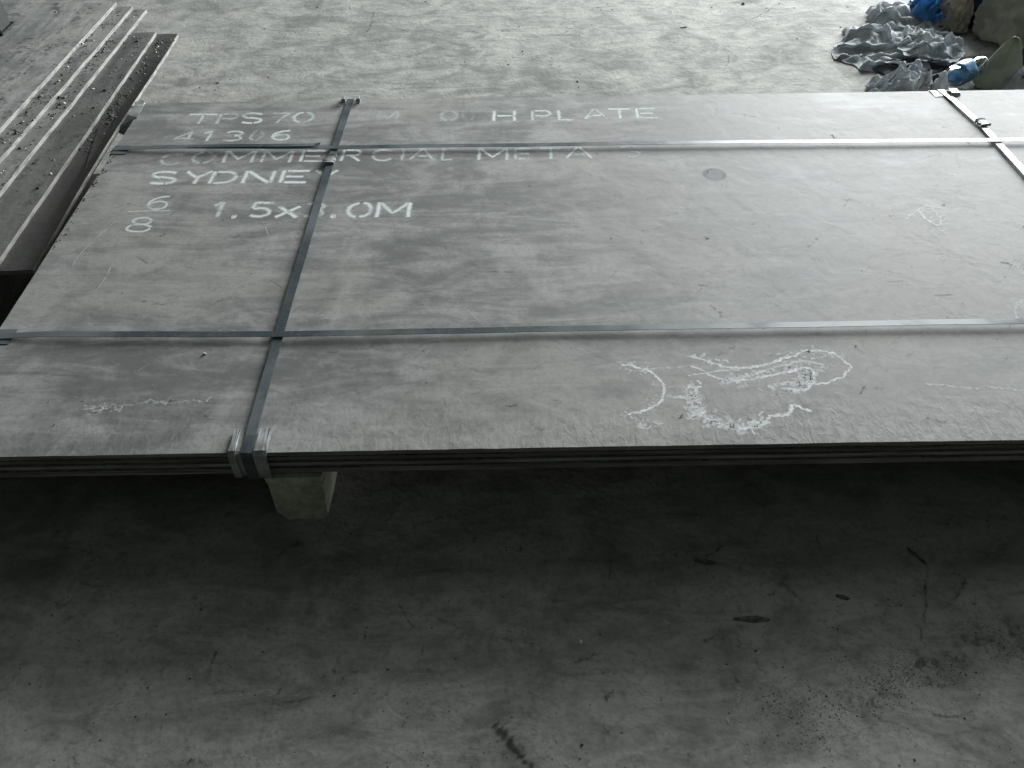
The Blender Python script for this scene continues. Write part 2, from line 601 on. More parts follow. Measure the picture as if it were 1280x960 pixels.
def wrap_x(xy, lift, seed):
    top = dense(xy, lift, seed)
    (xn, yn), (xf, yf) = xy[0], xy[-1]
    return [(xn - 0.0065, yn, PZ - 0.001)] + top + [(xf + 0.007, yf, PZ - 0.001), (xf + 0.0095, yf, 0.18), (xf + 0.009, yf, ZB + 0.001), (xf + 0.002, yf, ZB - 0.0005),
            ((xn + xf) / 2, (yn + yf) / 2, ZB - 0.0005), (xn - 0.001, yn, ZB - 0.0005), (xn - 0.0085, yn, ZB + 0.001), (xn - 0.0085, yn, 0.18)]


def xy(px, py):
    p = at(px, py, PZ + 0.004)
    return (p.x, p.y)


A_top = [(0.647, -0.0025), xy(314, 545), xy(347, 425), xy(417, 190), (0.668, 1.5025)]
strapA = strap_mesh('strap', wrap_y(A_top, 0.0035, 3.3), (1, 0, 0), 0.0215, 0.0011, M['strap'], bundle, True)
strapA['label'] = 'dark cross strap running over the lettering'
B_top = [(2.62, -0.0025), (2.622, 0.5), xy(1279, 214), xy(1230, 160), (2.577, 1.5025)]
strapB = strap_mesh('strap', wrap_y(B_top, 0.004, 7.1), (1, 0, 0), 0.0215, 0.0011, M['strap'], bundle, True)
strapB['label'] = 'cross strap near the litter heap'
L1_top = [(-0.0005, 1.201), xy(420, 186.5), xy(800, 181), xy(1280, 177), (3.0005, 1.163)]
strapL1 = strap_mesh('strap', wrap_x(L1_top, 0.0075, 5.5), (0, 1, 0), 0.0185, 0.0011, M['strap'], bundle, True)
strapL1['label'] = 'far lengthwise strap crossing the lettering'
L2_top = [(-0.0005, 0.358), xy(345, 420), xy(800, 411.5), xy(1280, 404), (3.0005, 0.349)]
strapL2 = strap_mesh('strap', wrap_x(L2_top, 0.0075, 8.5), (0, 1, 0), 0.0185, 0.0011, M['strap'], bundle, True)
strapL2['label'] = 'near lengthwise strap, shiny towards the doorway'


def bent_sheet(name, x0, x1, prof, thick, mat, parent, skew=0.0, wob=0.001):
    """a sheet spanning x0..x1 bent along the (y, z) profile"""
    n = 6
    vs, fs = [], []
    m = len(prof)
    for s in (0, 1):
        for j, (y, z) in enumerate(prof):
            a = prof[max(j - 1, 0)]
            b = prof[min(j + 1, m - 1)]
            t = Vector((b[0] - a[0], b[1] - a[1])).normalized()
            nn = Vector((-t.y, t.x)) * (thick * s)
            for i in range(n + 1):
                f = i / n
                x = x0 + (x1 - x0) * f + skew * j / (m - 1)
                k = wob * fbm(f * 3 + x0, j * 0.8, 2.0)
                vs.append((x, y + nn.x + k, z + nn.y + k))
    W = n + 1
    S = m * W
    for j in range(m - 1):
        for i in range(n):
            a = j * W + i
            fs.append((a, a + 1, a + W + 1, a + W))
            fs.append((S + a, S + a + W, S + a + W + 1, S + a + 1))
    for j in range(m - 1):
        a = j * W
        fs.append((a, a + W, S + a + W, S + a))
        a = j * W + n
        fs.append((a, S + a, S + a + W, a + W))
    for i in range(n):
        fs.append((i, S + i, S + i + 1, i + 1))
        a = (m - 1) * W + i
        fs.append((a, a + 1, S + a + 1, S + a))
    o = obj(name, vs, fs, mat, parent)
    bm = bmesh.new()
    bm.from_mesh(o.data)
    bmesh.ops.recalc_face_normals(bm, faces=bm.faces)
    bm.to_mesh(o.data)
    bm.free()
    return o


# near edge: a folded galvanised protector under the strap (two flaps show on either side)
bent_sheet('edge_protector', 0.617, 0.686, [(0.052, PZ + 0.0012), (0.02, PZ + 0.0012), (0.004, PZ + 0.0010), (-0.0016, PZ - 0.001), (-0.0020, PZ - 0.02), (-0.0022, PZ - 0.066)], -0.0008, M['galv'], strapA, skew=-0.004)
bent_sheet('edge_protector', 0.6625, 0.6885, [(0.060, PZ + 0.0042), (0.02, PZ + 0.0046), (0.002, PZ + 0.0044), (-0.0066, PZ - 0.001), (-0.0070, PZ - 0.02), (-0.0068, PZ - 0.068)], -0.001, M['galv'], strapA, skew=-0.003)
bent_sheet('edge_protector', 0.612, 0.6265, [(0.060, PZ + 0.0042), (0.02, PZ + 0.0046), (0.002, PZ + 0.0044), (-0.0066, PZ - 0.001), (-0.0070, PZ - 0.02), (-0.0068, PZ - 0.066)], -0.001, M['galv'], strapA, skew=-0.001)
# far edge protectors
bent_sheet('edge_protector', 0.642, 0.700, [(1.470, PZ + 0.0012), (1.495, PZ + 0.0012), (1.5035, PZ), (1.5040, PZ - 0.05)], 0.0008, M['galv'], strapA)
for x in (0.643, 0.690):
    bent_sheet('edge_lug', x, x + 0.012, [(1.468, PZ + 0.004), (1.474, PZ + 0.016), (1.490, PZ + 0.017), (1.507, PZ + 0.002)], 0.001, M['galv'], strapA)
bent_sheet('edge_protector', 2.545, 2.625, [(1.458, PZ + 0.0012), (1.495, PZ + 0.0012), (1.5035, PZ), (1.5040, PZ - 0.05)], 0.0008, M['galv'], strapB, skew=-0.01)
bent_sheet('edge_lug', 2.595, 2.622, [(1.452, PZ + 0.004), (1.462, PZ + 0.011), (1.490, PZ + 0.012), (1.507, PZ + 0.002)], 0.001, M['galv'], strapB)


def seal(parent, p, ang, length=0.042, width=0.031, z=0.008):
    """crimped seal: a sleeve folded round the strap with two notches and turned-up ends"""
    bm = bmesh.new()
    c = Matrix.Translation(Vector((p[0], p[1], PZ + z))) @ Matrix.Rotation(ang, 4, 'Z')
    n = 8
    rows = []
    for i in range(n + 1):
        f = i / n
        y = (f - 0.5) * length
        notch = 0.004 if i in (2, 6) else 0
        up = 0.003 if i in (0, n) else (0.001 if i % 2 else 0)
        rows.append([bm.verts.new(c @ Vector((sx * (width / 2 - notch), y, zz + (up if zz > 0 else 0)))) for sx, zz in ((-1, -0.0022), (-1, 0.0022), (-0.5, 0.0034), (0.5, 0.0034), (1, 0.0022), (1, -0.0022))])
    for a, b in zip(rows[:-1], rows[1:]):
        for k in range(6):
            bm.faces.new((a[k], a[(k + 1) % 6], b[(k + 1) % 6], b[k]))
    bm.faces.new(rows[0][::-1])
    bm.faces.new(rows[-1])
    bmesh.ops.recalc_face_normals(bm, faces=bm.faces)
    return obj_bm('strap_seal', bm, M['galv'], parent)


s1 = xy(413, 201)
seal(strapA, s1, math.radians(-2), 0.046)
s2 = xy(1228, 155)
seal(strapB, s2, math.radians(8), 0.036)
s3 = xy(398, 186)
# torn corner of the far lengthwise strap: doubled tail lying over it, left of the crossing
tail = [xy(238, 187.5), xy(300, 186.8), xy(360, 186.2), xy(394, 185.5)]
tl = strap_mesh('strap_tail', [(x, y + 0.004, PZ + 0.0140 + 0.0006 * math.sin(i * 1.3)) for i, (x, y) in enumerate(tail)] + [(s3[0] + 0.008, s3[1] + 0.004, PZ + 0.019)],
                (0, 1, 0), 0.016, 0.0008, M['strap'], strapL1)
# left ends of the lengthwise straps: folded guards over the plate edge


def end_guard(parent, y, w, top):
    vs = []
    prof = [(top, PZ + 0.0012), (0.02, PZ + 0.0014), (0.0, PZ + 0.0012), (-0.0062, PZ - 0.004), (-0.0064, PZ - 0.05)]
    fs = []
    for j, (x, z) in enumerate(prof):
        vs += [(x, y - w / 2, z), (x, y + w / 2, z), (x - 0.0006, y - w / 2, z + 0.0008), (x - 0.0006, y + w / 2, z + 0.0008)]
    for j in range(len(prof) - 1):
        a, b = j * 4, j * 4 + 4
        fs += [(a, a + 1, b + 1, b), (a + 2, b + 2, b + 3, a + 3), (a, b, b + 2, a + 2), (a + 1, a + 3, b + 3, b + 1)]
    return obj('edge_protector', vs, fs, M['strap'], parent)


end_guard(strapL1, 1.198, 0.05, 0.045)
end_guard(strapL2, 0.358, 0.05, 0.045)


# ---------------------------------------------------------------- lettering and chalk
class Strokes:
    def __init__(self, name, mat, parent, z0, zf=None):
        self.vs, self.fs, self.uv, self.op = [], [], [], []
        self.name, self.mat, self.parent, self.z, self.zf = name, mat, parent, z0, zf

    def line(self, pts, width, opac=0.9, jit=0.0):
        """a ribbon along 2-D points (plate coordinates, metres)"""
        P = [Vector((p[0], p[1])) for p in pts]
        # extend ends by a little so joints close
        n = len(P)
        if n < 2:
            return
        self.z += 0.0000004
        base = len(self.vs)
        for i in range(n):
            a, b = P[max(i - 1, 0)], P[min(i + 1, n - 1)]
            t = (b - a)
            if t.length < 1e-9:
                t = Vector((1, 0))
            t.normalize()
            nn = Vector((-t.y, t.x))
            wv = width * (1 + jit * random.uniform(-1, 1)) / 2
            q = P[i] + nn * (jit * width * random.uniform(-0.5, 0.5))
            for s in (-1, 1):
                X, Y = q.x + nn.x * wv * s, q.y + nn.y * wv * s
                self.vs.append((X, Y, self.z + (self.zf(X, Y) if self.zf else 0.0009 * fbm(X * 1.6 + 0.3, Y * 1.6, 0.3, 2))))
                self.op.append(opac * (1 if jit == 0 else random.uniform(0.55, 1.1)))
        for i in range(n - 1):
            a = base + i * 2
            self.fs.append((a, a + 2, a + 3, a + 1))
            self.uv += [(i / n, 0), ((i + 1) / n, 0), ((i + 1) / n, 1), (i / n, 1)]

    def build(self, label=None):
        o = obj(self.name, self.vs, [tuple(f) for f in self.fs], self.mat, self.parent)
        me = o.data
        ul = me.uv_layers.new(name='UVMap')
        for i, u in enumerate(self.uv):
            ul.data[i].uv = u
        at_ = me.attributes.new('opac', 'FLOAT', 'POINT')
        for i, v in enumerate(self.op):
            at_.data[i].value = v
        if label:
            o['label'] = label
        if self.name in ('surface_scratch', 'dark_smear', 'chalk_scribble', 'pale_scuff', 'dark_scuff'):
            o['kind'] = 'stuff'
        return o


def arc(cx, cy, rx, ry, a0, a1, n=12):
    return [(cx + rx * math.cos(math.radians(a0 + (a1 - a0) * i / n)), cy + ry * math.sin(math.radians(a0 + (a1 - a0) * i / n))) for i in range(n + 1)]


# stencil glyphs as strokes with the bridges that a cut stencil leaves
G = {
    'T': [[(0, .96), (1, .96)], [(.5, .86), (.5, .0)]],
    'P': [[(.1, 0), (.1, 1)], [(.22, .96), (.7, .96)] + arc(.7, .72, .26, .24, 85, -85, 8) + [(.24, .48)]],
    'B': [[(.1, 0), (.1, 1)], [(.22, .96), (.65, .96)] + arc(.65, .75, .24, .21, 85, -80, 8), [(.26, .52), (.66, .52)] + arc(.66, .27, .28, .25, 80, -85, 8) + [(.24, .03)]],
    'S': [arc(.5, .74, .40, .24, 30, 180, 10) + arc(.5, .74, .40, .24, 190, 255, 4), [(.36, .53)] + arc(.52, .27, .40, .25, 85, -70, 10), arc(.5, .27, .42, .25, 215, 285, 6)],
    '7': [[(.02, .96), (.95, .96), (.62, .5), (.42, .0)]],
    '0': [arc(.5, .5, .42, .48, 100, 262, 14), arc(.5, .5, .42, .48, 78, -82, 14)],
    'O': [arc(.5, .5, .44, .48, 102, 260, 14), arc(.5, .5, .44, .48, 78, -80, 14)],
    'M': [[(.06, 0), (.06, 1)], [(.10, .98), (.5, .28), (.9, .98)], [(.94, 0), (.94, 1)]],
    'H': [[(.08, 0), (.08, 1)], [(.92, 0), (.92, 1)], [(.2, .5), (.8, .5)]],
    'L': [[(.1, 1), (.1, .04), (.95, .04)]],
    'A': [[(0, 0), (.47, 1)], [(.53, 1), (1, 0)], [(.28, .34), (.72, .34)]],
    'E': [[(.1, 0), (.1, 1)], [(.22, .96), (.95, .96)], [(.22, .5), (.8, .5)], [(.22, .04), (.95, .04)]],
    'C': [arc(.52, .5, .44, .48, 40, 172, 12), arc(.52, .5, .44, .48, 186, 322, 12)],
    'R': [[(.1, 0), (.1, 1)], [(.22, .96), (.65, .96)] + arc(.65, .72, .26, .24, 85, -85, 8) + [(.24, .48)], [(.5, .42), (.95, 0)]],
    'I': [[(.5, 0), (.5, 1)]],
    'Y': [[(0, 1), (.46, .50)], [(1, 1), (.54, .52), (.5, .0)]],
    'D': [[(.1, 0), (.1, 1)], [(.22, .96)] + arc(.40, .5, .52, .46, 80, -80, 14) + [(.22, .04)]],
    'N': [[(.07, 0), (.07, 1)], [(.11, .97), (.88, .03)], [(.93, 0), (.93, 1)]],
    '1': [[(.2, .78), (.55, 1), (.55, 0)]],
    '3': [arc(.45, .74, .42, .23, 150, -80, 12), arc(.45, .27, .44, .26, 80, -150, 12)],
    '4': [[(.7, 0), (.7, 1), (.0, .32), (1, .32)]],
    '5': [[(.9, .96), (.15, .96), (.12, .58)], [(.16, .56)] + arc(.46, .31, .42, .29, 110, -145, 12)],
    '6': [[(.82, .97), (.5, .9)] + arc(.52, .42, .46, .45, 130, 200, 8), arc(.5, .30, .40, .28, 190, -160, 16)],
    '8': [arc(.5, .75, .33, .22, 0, 352, 16), arc(.5, .26, .42, .25, 10, 352, 18)],
    'x': [[(.05, .78), (.95, 0)], [(.95, .78), (.05, 0)]],
    '.': [[(.30, .07), (.70, .07)]],
}


def text(zl, glyphs, cap, w, shear=0.0):
    """glyphs: (char, px_left, px_right, px_baseline, opacity); each glyph is a mark of its own"""
    for ch, x0, x1, yb, op in glyphs:
        st = Strokes('stencil_point' if ch == '.' else ('stencil_figure' if ch.isdigit() else 'stencil_letter'), M['stencil'], TOP, zl)
        a = at(x0, yb, PZ)
        b = at(x1, yb, PZ)
        ln = b.x - a.x
        for poly in G[ch]:
            # subdivide and wobble as a sprayed stencil does
            pts = []
            for p, q in zip(poly[:-1], poly[1:]):
                for i in range(4):
                    f = i / 4
                    pts.append((p[0] + (q[0] - p[0]) * f, p[1] + (q[1] - p[1]) * f))
            pts.append(poly[-1])
            out = []
            for gx, gy in pts:
                X = a.x + ln * gx + shear * cap * gy
                Y = a.y + (b.y - a.y) * gx + cap * gy
                out.append((X + 0.002 * fbm(X * 30, Y * 30, 1.0), Y + 0.002 * fbm(X * 30, Y * 30, 7.0)))
            st.line(out, w * (1.5 if ch == '.' else 1.0), op * random.uniform(0.9, 1.08))
        st.build()


ZD = PZ + 0.00006
text(ZD, [('T', 230, 266, 155, .95), ('P', 268, 293, 154.5, .62), ('S', 297, 327, 154, .92), ('7', 336, 359, 153.5, .66), ('0', 363, 391, 153, .78),
          ('0', 446, 466, 152, .22), ('M', 470, 497, 151.5, .55),
          ('O', 549, 572, 151, .55), ('0', 577, 593, 151, .34), ('H', 615, 645, 151, 1.0), ('P', 663, 689, 150.5, .80), ('L', 697, 718, 150, .82), ('A', 731, 760, 148.5, .85), ('T', 762, 790, 148, .98), ('E', 795, 823, 147.5, .95)],
     0.066, 0.0195, 0.02)
text(ZD + 0.00001, [('4', 216, 240, 177, .66), ('1', 246, 268, 176.5, .80), ('3', 277, 302, 176, .82), ('0', 310, 326, 175.5, .55), ('6', 337, 362, 175, .95)], 0.060, 0.0175, 0.03)
text(ZD + 0.00002, [('C', 196, 226, 206, .62), ('O', 236, 266, 204, .66), ('M', 276, 316, 203, .85), ('M', 324, 364, 203, .92), ('E', 372, 404, 202, .95), ('R', 424, 450, 201, .95), ('C', 462, 492, 201, .80),
          ('I', 496, 508, 200.5, .8), ('A', 512, 542, 200, .78), ('L', 551, 566, 200, .70), ('M', 596, 636, 200, .92), ('E', 642, 666, 199, .80), ('T', 676, 702, 198.5, .90), ('A', 708, 740, 197.5, .85), ('L', 748, 770, 197, .30), ('S', 776, 803, 196, .55)],
     0.064, 0.0185, 0.02)
text(ZD + 0.00003, [('S', 181, 219, 230, 1.0), ('Y', 226, 258, 229.5, .98), ('D', 258, 294, 229.5, .98), ('N', 300, 340, 229, 1.02), ('E', 346, 384, 228.5, 1.0), ('Y', 390, 418, 228, .78)], 0.066, 0.0215, 0.03)
text(ZD + 0.00004, [('6', 180, 208, 262, .88), ('8', 153, 188, 290, .86)], 0.068, 0.0145, 0.02)
st = Strokes('stencil_bar', M['stencil'], TOP, ZD + 0.00004)
q0, q1 = at(160, 264.5, PZ), at(212, 263.5, PZ)
st.line([(q0.x, q0.y), ((q0.x + q1.x) / 2, q0.y + .001), (q1.x, q1.y)], 0.006, .9)
q0, q1 = at(150, 294.5, PZ), at(176, 294, PZ)
st.build()
st = Strokes('stencil_bar', M['stencil'], TOP, ZD + 0.00005)
st.line([(q0.x, q0.y), (q1.x, q1.y)], 0.006, .55)
st.build()
text(ZD + 0.00004, [('1', 256, 284, 271, .85), ('.', 284, 300, 272, .95), ('5', 308, 338, 271, .92), ('x', 342, 372, 272, 1.0), ('3', 378, 404, 271.5, .75), ('.', 408, 424, 272, 1.0), ('0', 430, 464, 271.5, 1.0), ('M', 468, 512, 271.5, 1.0)], 0.070, 0.0215, 0.03)


def squig(st, pix, width, opac, jit=0.45, amp=0.004, seed=0, n=7, z=PZ):
    W = [at(x, y, z) for x, y in pix]
    out = []
    for i in range(len(W) - 1):
        p0, p1, p2, p3 = W[max(i - 1, 0)], W[i], W[i + 1], W[min(i + 2, len(W) - 1)]
        for k in range(n):
            t = k / n
            q = 0.5 * ((2 * p1) + (-p0 + p2) * t + (2 * p0 - 5 * p1 + 4 * p2 - p3) * t * t + (-p0 + 3 * p1 - 3 * p2 + p3) * t ** 3)
            out.append((q.x + amp * fbm(q.x * 40, q.y * 40, seed), q.y + amp * fbm(q.x * 40, q.y * 40, seed + 5)))
    out.append((W[-1].x, W[-1].y))
    st.line(out, width, opac, jit)


def scribble(st, pix, rx, ry, count, width, opac, seed):
    """short chalk ticks scattered round a pixel path"""
    r = random.Random(seed)
    for _ in range(count):
        i = r.randrange(len(pix) - 1)
        f = r.random()
        x = pix[i][0] + (pix[i + 1][0] - pix[i][0]) * f + r.gauss(0, rx)
        y = pix[i][1] + (pix[i + 1][1] - pix[i][1]) * f + r.gauss(0, ry)
        p = at(x, y, PZ)
        a = r.uniform(-0.5, 2.2)
        L = r.uniform(0.006, 0.020)
        c = r.uniform(-0.6, 0.6)
        pts = []
        for k in range(5):
            t = k / 4 - 0.5
            pts.append((p.x + math.cos(a + c * t) * L * t, p.y + math.sin(a + c * t) * L * t))
        st.line(pts, width * r.uniform(0.6, 1.3), opac * r.uniform(0.5, 1.1))


ZC = PZ + 0.00012
ch = Strokes('chalk_scribble', M['chalk'], TOP, ZC)
squig(ch, [(858, 446), (875, 448), (900, 457), (930, 460), (958, 455), (985, 447), (1012, 438), (1040, 442), (1058, 452), (1062, 464), (1045, 474), (1020, 480), (1000, 478)], .0082, 0.95, seed=1)
squig(ch, [(905, 478), (930, 475), (960, 470), (990, 463), (1010, 460), (1018, 470), (1014, 480), (1004, 487), (980, 486)], .0090, 1.00, seed=2)
squig(ch, [(846, 496), (862, 500), (872, 510), (880, 520), (900, 530), (930, 535), (955, 530), (965, 520), (985, 518), (990, 506), (1015, 514)], .0090, 1.00, seed=3)
squig(ch, [(862, 470), (885, 465), (915, 462), (950, 457), (975, 450), (990, 441)], .0060, 0.78, seed=5)
squig(ch, [(960, 484), (985, 480), (1010, 478)], .0120, 0.78, seed=6)
squig(ch, [(865, 456), (890, 470), (915, 474), (945, 467), (1000, 452), (1030, 456)], .0075, 0.84, seed=16)
scribble(ch, [(862, 480), (866, 500), (872, 518), (900, 530), (940, 534), (958, 524)], 5, 4, 70, 0.0077, .8, 11)
scribble(ch, [(862, 447), (890, 450), (915, 462), (925, 472), (905, 478)], 6, 4, 36, 0.0075, .7, 12)
scribble(ch, [(975, 450), (1000, 440), (1030, 444), (1015, 462), (1005, 485), (975, 487)], 9, 5, 60, 0.0075, .65, 13)
scribble(ch, [(862, 484), (868, 508), (900, 531), (945, 533)], 6, 4.5, 120, .012, .5, 17)
scribble(ch, [(905, 476), (950, 466), (1005, 455), (1015, 470), (985, 484)], 9, 4.5, 120, .012, .46, 18)
scribble(ch, [(990, 440), (1030, 440), (1050, 456)], 8, 4, 34, .010, .36, 19)
scribble(ch, [(960, 495), (985, 490)], 12, 5, 26, .014, .30, 20)
ch.build('tangled white chalk scribble near the edge')
ch = Strokes('chalk_scribble', M['chalk'], TOP, ZC + 0.00006)
squig(ch, [(776, 455), (800, 460), (820, 470), (832, 485), (826, 502), (806, 513), (784, 518)], .0082, 0.95, seed=7)
squig(ch, [(814, 462), (835, 460), (858, 458)], .0060, 0.62, seed=8)
squig(ch, [(832, 496), (850, 497), (866, 498)], .0120, 0.67, seed=9)
scribble(ch, [(776, 454), (800, 459), (812, 463)], 4, 2.5, 14, 0.0075, .7, 14)
scribble(ch, [(782, 518), (800, 530), (836, 528)], 7, 4, 24, 0.0075, .6, 15)
scribble(ch, [(776, 455), (832, 485), (806, 513)], 5, 3, 34, .010, .35, 27)
ch.build('open white chalk loop')
ch = Strokes('chalk_scribble', M['chalk'], TOP, ZC + 0.00009)
squig(ch, [(105, 513), (125, 508), (150, 507), (185, 503), (215, 502), (255, 501)], .0067, 0.38, seed=20)
scribble(ch, [(106, 512), (140, 508), (155, 510)], 5, 3, 22, 0.0050, 0.43, 21)
scribble(ch, [(180, 503), (230, 502), (255, 500)], 8, 2, 24, 0.0050, 0.40, 22)
ch.build('faint chalk line near the left corner')
ch = Strokes('chalk_scribble', M['chalk'], TOP, ZC + 0.00012)
squig(ch, [(1130, 274), (1140, 268), (1158, 258), (1168, 264), (1176, 280), (1160, 276), (1146, 262)], .0090, 0.90, seed=23)
scribble(ch, [(1132, 272), (1158, 260), (1174, 278), (1180, 292)], 7, 4, 34, 0.0069, .75, 24)
scribble(ch, [(1170, 318), (1182, 322)], 4, 3, 12, 0.0050, .55, 25)
squig(ch, [(1152, 280), (1170, 296), (1180, 306)], .0060, 0.59, seed=26)
ch.build('small chalk cross-hatch')
ch = Strokes('chalk_scribble', M['chalk'], TOP, ZC + 0.00014)
squig(ch, [(1270, 400), (1270, 388), (1274, 378), (1281, 372)], .0105, 0.63, seed=30)
squig(ch, [(1264, 340), (1276, 330), (1284, 322)], .0060, 0.39, seed=31)
squig(ch, [(1258, 268), (1270, 278), (1282, 290)], .0052, 0.35, seed=32)
squig(ch, [(1150, 480), (1180, 482), (1215, 485), (1240, 484), (1262, 486), (1282, 488)], .0082, 0.55, seed=33)
squig(ch, [(1170, 505), (1182, 516), (1200, 519)], .0090, 0.35, seed=34)
squig(ch, [(1040, 490), (1055, 494), (1062, 502)], .0060, 0.39, seed=35)
ch.build('chalk dashes beside the right-hand frame edge')
sx = Strokes('surface_scratch', M['scratch'], TOP, ZC + 0.00016)
rs = random.Random(5)
for a, b, c in (((90, 332), (106, 312), (160, 262)), ((118, 366), (130, 350), (140, 330)), ((62, 416), (70, 404), (78, 396))):
    squig(sx, [a, b, c], .004, .8, 0.3, 0.001, 40)
for _ in range(120):
    x, y = rs.uniform(40, 1260), rs.uniform(140, 540)
    L = rs.uniform(8, 46)
    a = rs.choice((rs.gauss(-0.9, 0.35), rs.gauss(0.1, 0.25), rs.gauss(0.8, .4)))
    p0 = (x, y)
    p1 = (x + L * 0.5 * math.cos(a), y + L * 0.35 * math.sin(a) + rs.uniform(-2, 2))
    p2 = (x + L * math.cos(a), y + L * 0.7 * math.sin(a))
    if at(*p0, PZ).x > 0.03 and at(*p2, PZ).x > 0.03:
        squig(sx, [p0, p1, p2], rs.uniform(.002, .005), rs.uniform(.25, .7), 0.3, 0.001, 41)
sx.build()
sm = Strokes('dark_smear', M['smudge'], TOP, ZC + 0.0002)
for _ in range(130):
    x, y = rs.uniform(60, 1260), rs.uniform(140, 545)
    L = rs.uniform(6, 34)
    a = rs.choice((rs.gauss(-0.7, 0.3), rs.gauss(0.05, 0.2), rs.gauss(0.7, .3)))
    pts = [(x + L * t * math.cos(a) + rs.uniform(-2, 2), y + L * 0.6 * t * math.sin(a) + rs.uniform(-1, 1)) for t in (0, .33, .66, 1)]
    if all(at(*q, PZ).x > 0.03 for q in pts):
        squig(sm, pts, rs.uniform(.003, .010), rs.uniform(.22, .6), 0.5, 0.003, 42)
sm.build()


# scuffs on the concrete
for nm, mt, seed_, z0 in (('pale_scuff', 'scratch', 61, 0.0011), ('dark_scuff', 'smudge', 62, 0.0016)):
    sf = Strokes(nm, M[mt], floor, z0, floor_h)
    r_ = random.Random(seed_)
    for _ in range(170):
        far_ = r_.random() < 0.35
        x, y = r_.uniform(0, 1280), (r_.uniform(0, 112) if far_ else r_.uniform(640, 955))
        L = r_.uniform(10, 60)
        a_ = r_.choice((r_.gauss(1.25, .35), r_.gauss(0.1, .4), r_.gauss(-0.9, .4)))
        cv = r_.uniform(-0.5, 0.5)
        pts = [(x + L * t * math.cos(a_ + cv * t), y + (0.5 if far_ else 0.85) * L * t * math.sin(a_ + cv * t)) for t in (0, .3, .6, 1)]
        if far_ and min(q[0] for q in pts) < 240:
            continue
        squig(sf, pts, r_.uniform(.003, .012), r_.uniform(.2, .6) * (0.9 if nm == 'pale_scuff' else 1.0), 0.5, 0.004, 63, z=0.0)
    if nm == 'pale_scuff':
        squig(sf, [(330, 858), (352, 868), (380, 864), (404, 850)], .007, .5, .4, .003, 64, z=0.0)
        squig(sf, [(1098, 682), (1110, 712), (1128, 760), (1146, 802)], .006, .45, .4, .003, 64, z=0.0)
        squig(sf, [(910, 612), (918, 642), (922, 668)], .006, .4, .4, .003, 64, z=0.0)
    else:
        squig(sf, [(338, 870), (362, 876), (396, 866), (420, 848)], .006, .5, .4, .003, 65, z=0.0)
        squig(sf, [(270, 812), (262, 832), (260, 848)], .008, .5, .4, .003, 65, z=0.0)
        squig(sf, [(486, 862), (510, 846), (524, 824), (530, 806)], .007, .5, .4, .003, 65, z=0.0)
        squig(sf, [(1160, 706), (1158, 752), (1152, 800)], .006, .55, .4, .003, 65, z=0.0)
        squig(sf, [(1282, 786), (1230, 800), (1180, 826), (1120, 850), (1060, 880)], .10, .42, .25, .006, 65, z=0.0)
        squig(sf, [(620, 902), (634, 920), (652, 945), (668, 965)], .022, .75, .4, .003, 65, z=0.0)
        squig(sf, [(640, 920), (646, 925), (655, 935)], .012, .6, .4, .003, 65, z=0.0)
        squig(sf, [(735, 120 - 8), (760, 109), (770, 108)], .01, .3, .4, .003, 65, z=0.0)
        squig(sf, [(488, 112), (510, 110), (540, 109)], .008, .7, .5, .003, 65, z=0.0)
    sf.build()


# ================================================================ bearers
def bearer(name, x, y0, y1, z0, z1, wt, wb, mat, seed, label, group=None):
    """a rough-sawn baulk, wider at the top, with rounded and chipped arrises"""
    n = 26
    prof = []
    h = z1 - z0
    for a, b in ((-wt / 2, h), (-wt / 2 + 0.004, h * .86), (-wb / 2 - 0.006, h * 0.22), (-wb / 2 + 0.010, 0.03 * h), (-wb / 2 + 0.02, 0), (wb / 2 - 0.03, 0), (wb / 2 - 0.012, 0.02 * h), (wb / 2 + 0.003, h * .16), (wt / 2 - .006, h * .8), (wt / 2, h * .93), (wt / 2 - 0.004, h)):
        prof.append((a, b))
    vs, fs = [], []
    k = len(prof)
    for i in range(n + 1):
        f = i / n
        y = y0 + (y1 - y0) * f
        for a, b in prof:
            w = 0.004
            sh = 0.94 if i in (0, n) else 1.0
            vs.append((x + a * sh + w * fbm(a * 12, b * 12, y * 3 + seed), y + (0.003 * fbm(a * 30, b * 30, seed) if i in (0, n) else 0), z0 + (b if b in (0, h) else b + w * 0.7 * fbm(b * 20, a * 9, y * 3 + seed + 8))))
    for i in range(n):
        for j in range(k):
            a, b = i * k + j, i * k + (j + 1) % k
            fs.append((a, b, b + k, a + k))
    fs.append(tuple(range(k - 1, -1, -1)))
    fs.append(tuple(n * k + j for j in range(k)))
    o = obj(name, vs, fs, mat)
    bm = bmesh.new()
    bm.from_mesh(o.data)
    bmesh.ops.recalc_face_normals(bm, faces=bm.faces)
    bm.to_mesh(o.data)
    bm.free()
    return tag(o, label, 'bearer', group)


b1 = at(327, 598, 0.138)
b2 = at(405, 597, 0.138)
bearer('timber_bearer', (b1.x + b2.x) / 2, -0.004, 1.47, -0.006, 0.1355, b2.x - b1.x, 0.102, M['wood'], 1.0, 'pale weathered block jutting out under the bundle beside the strap', 'bearers under the plates')
bearer('timber_bearer', 2.44, 0.01, 1.47, -0.006, 0.1355, 0.145, 0.118, M['wood'], 4.0, 'weathered bearer under the end of the bundle towards the litter', 'bearers under the plates')

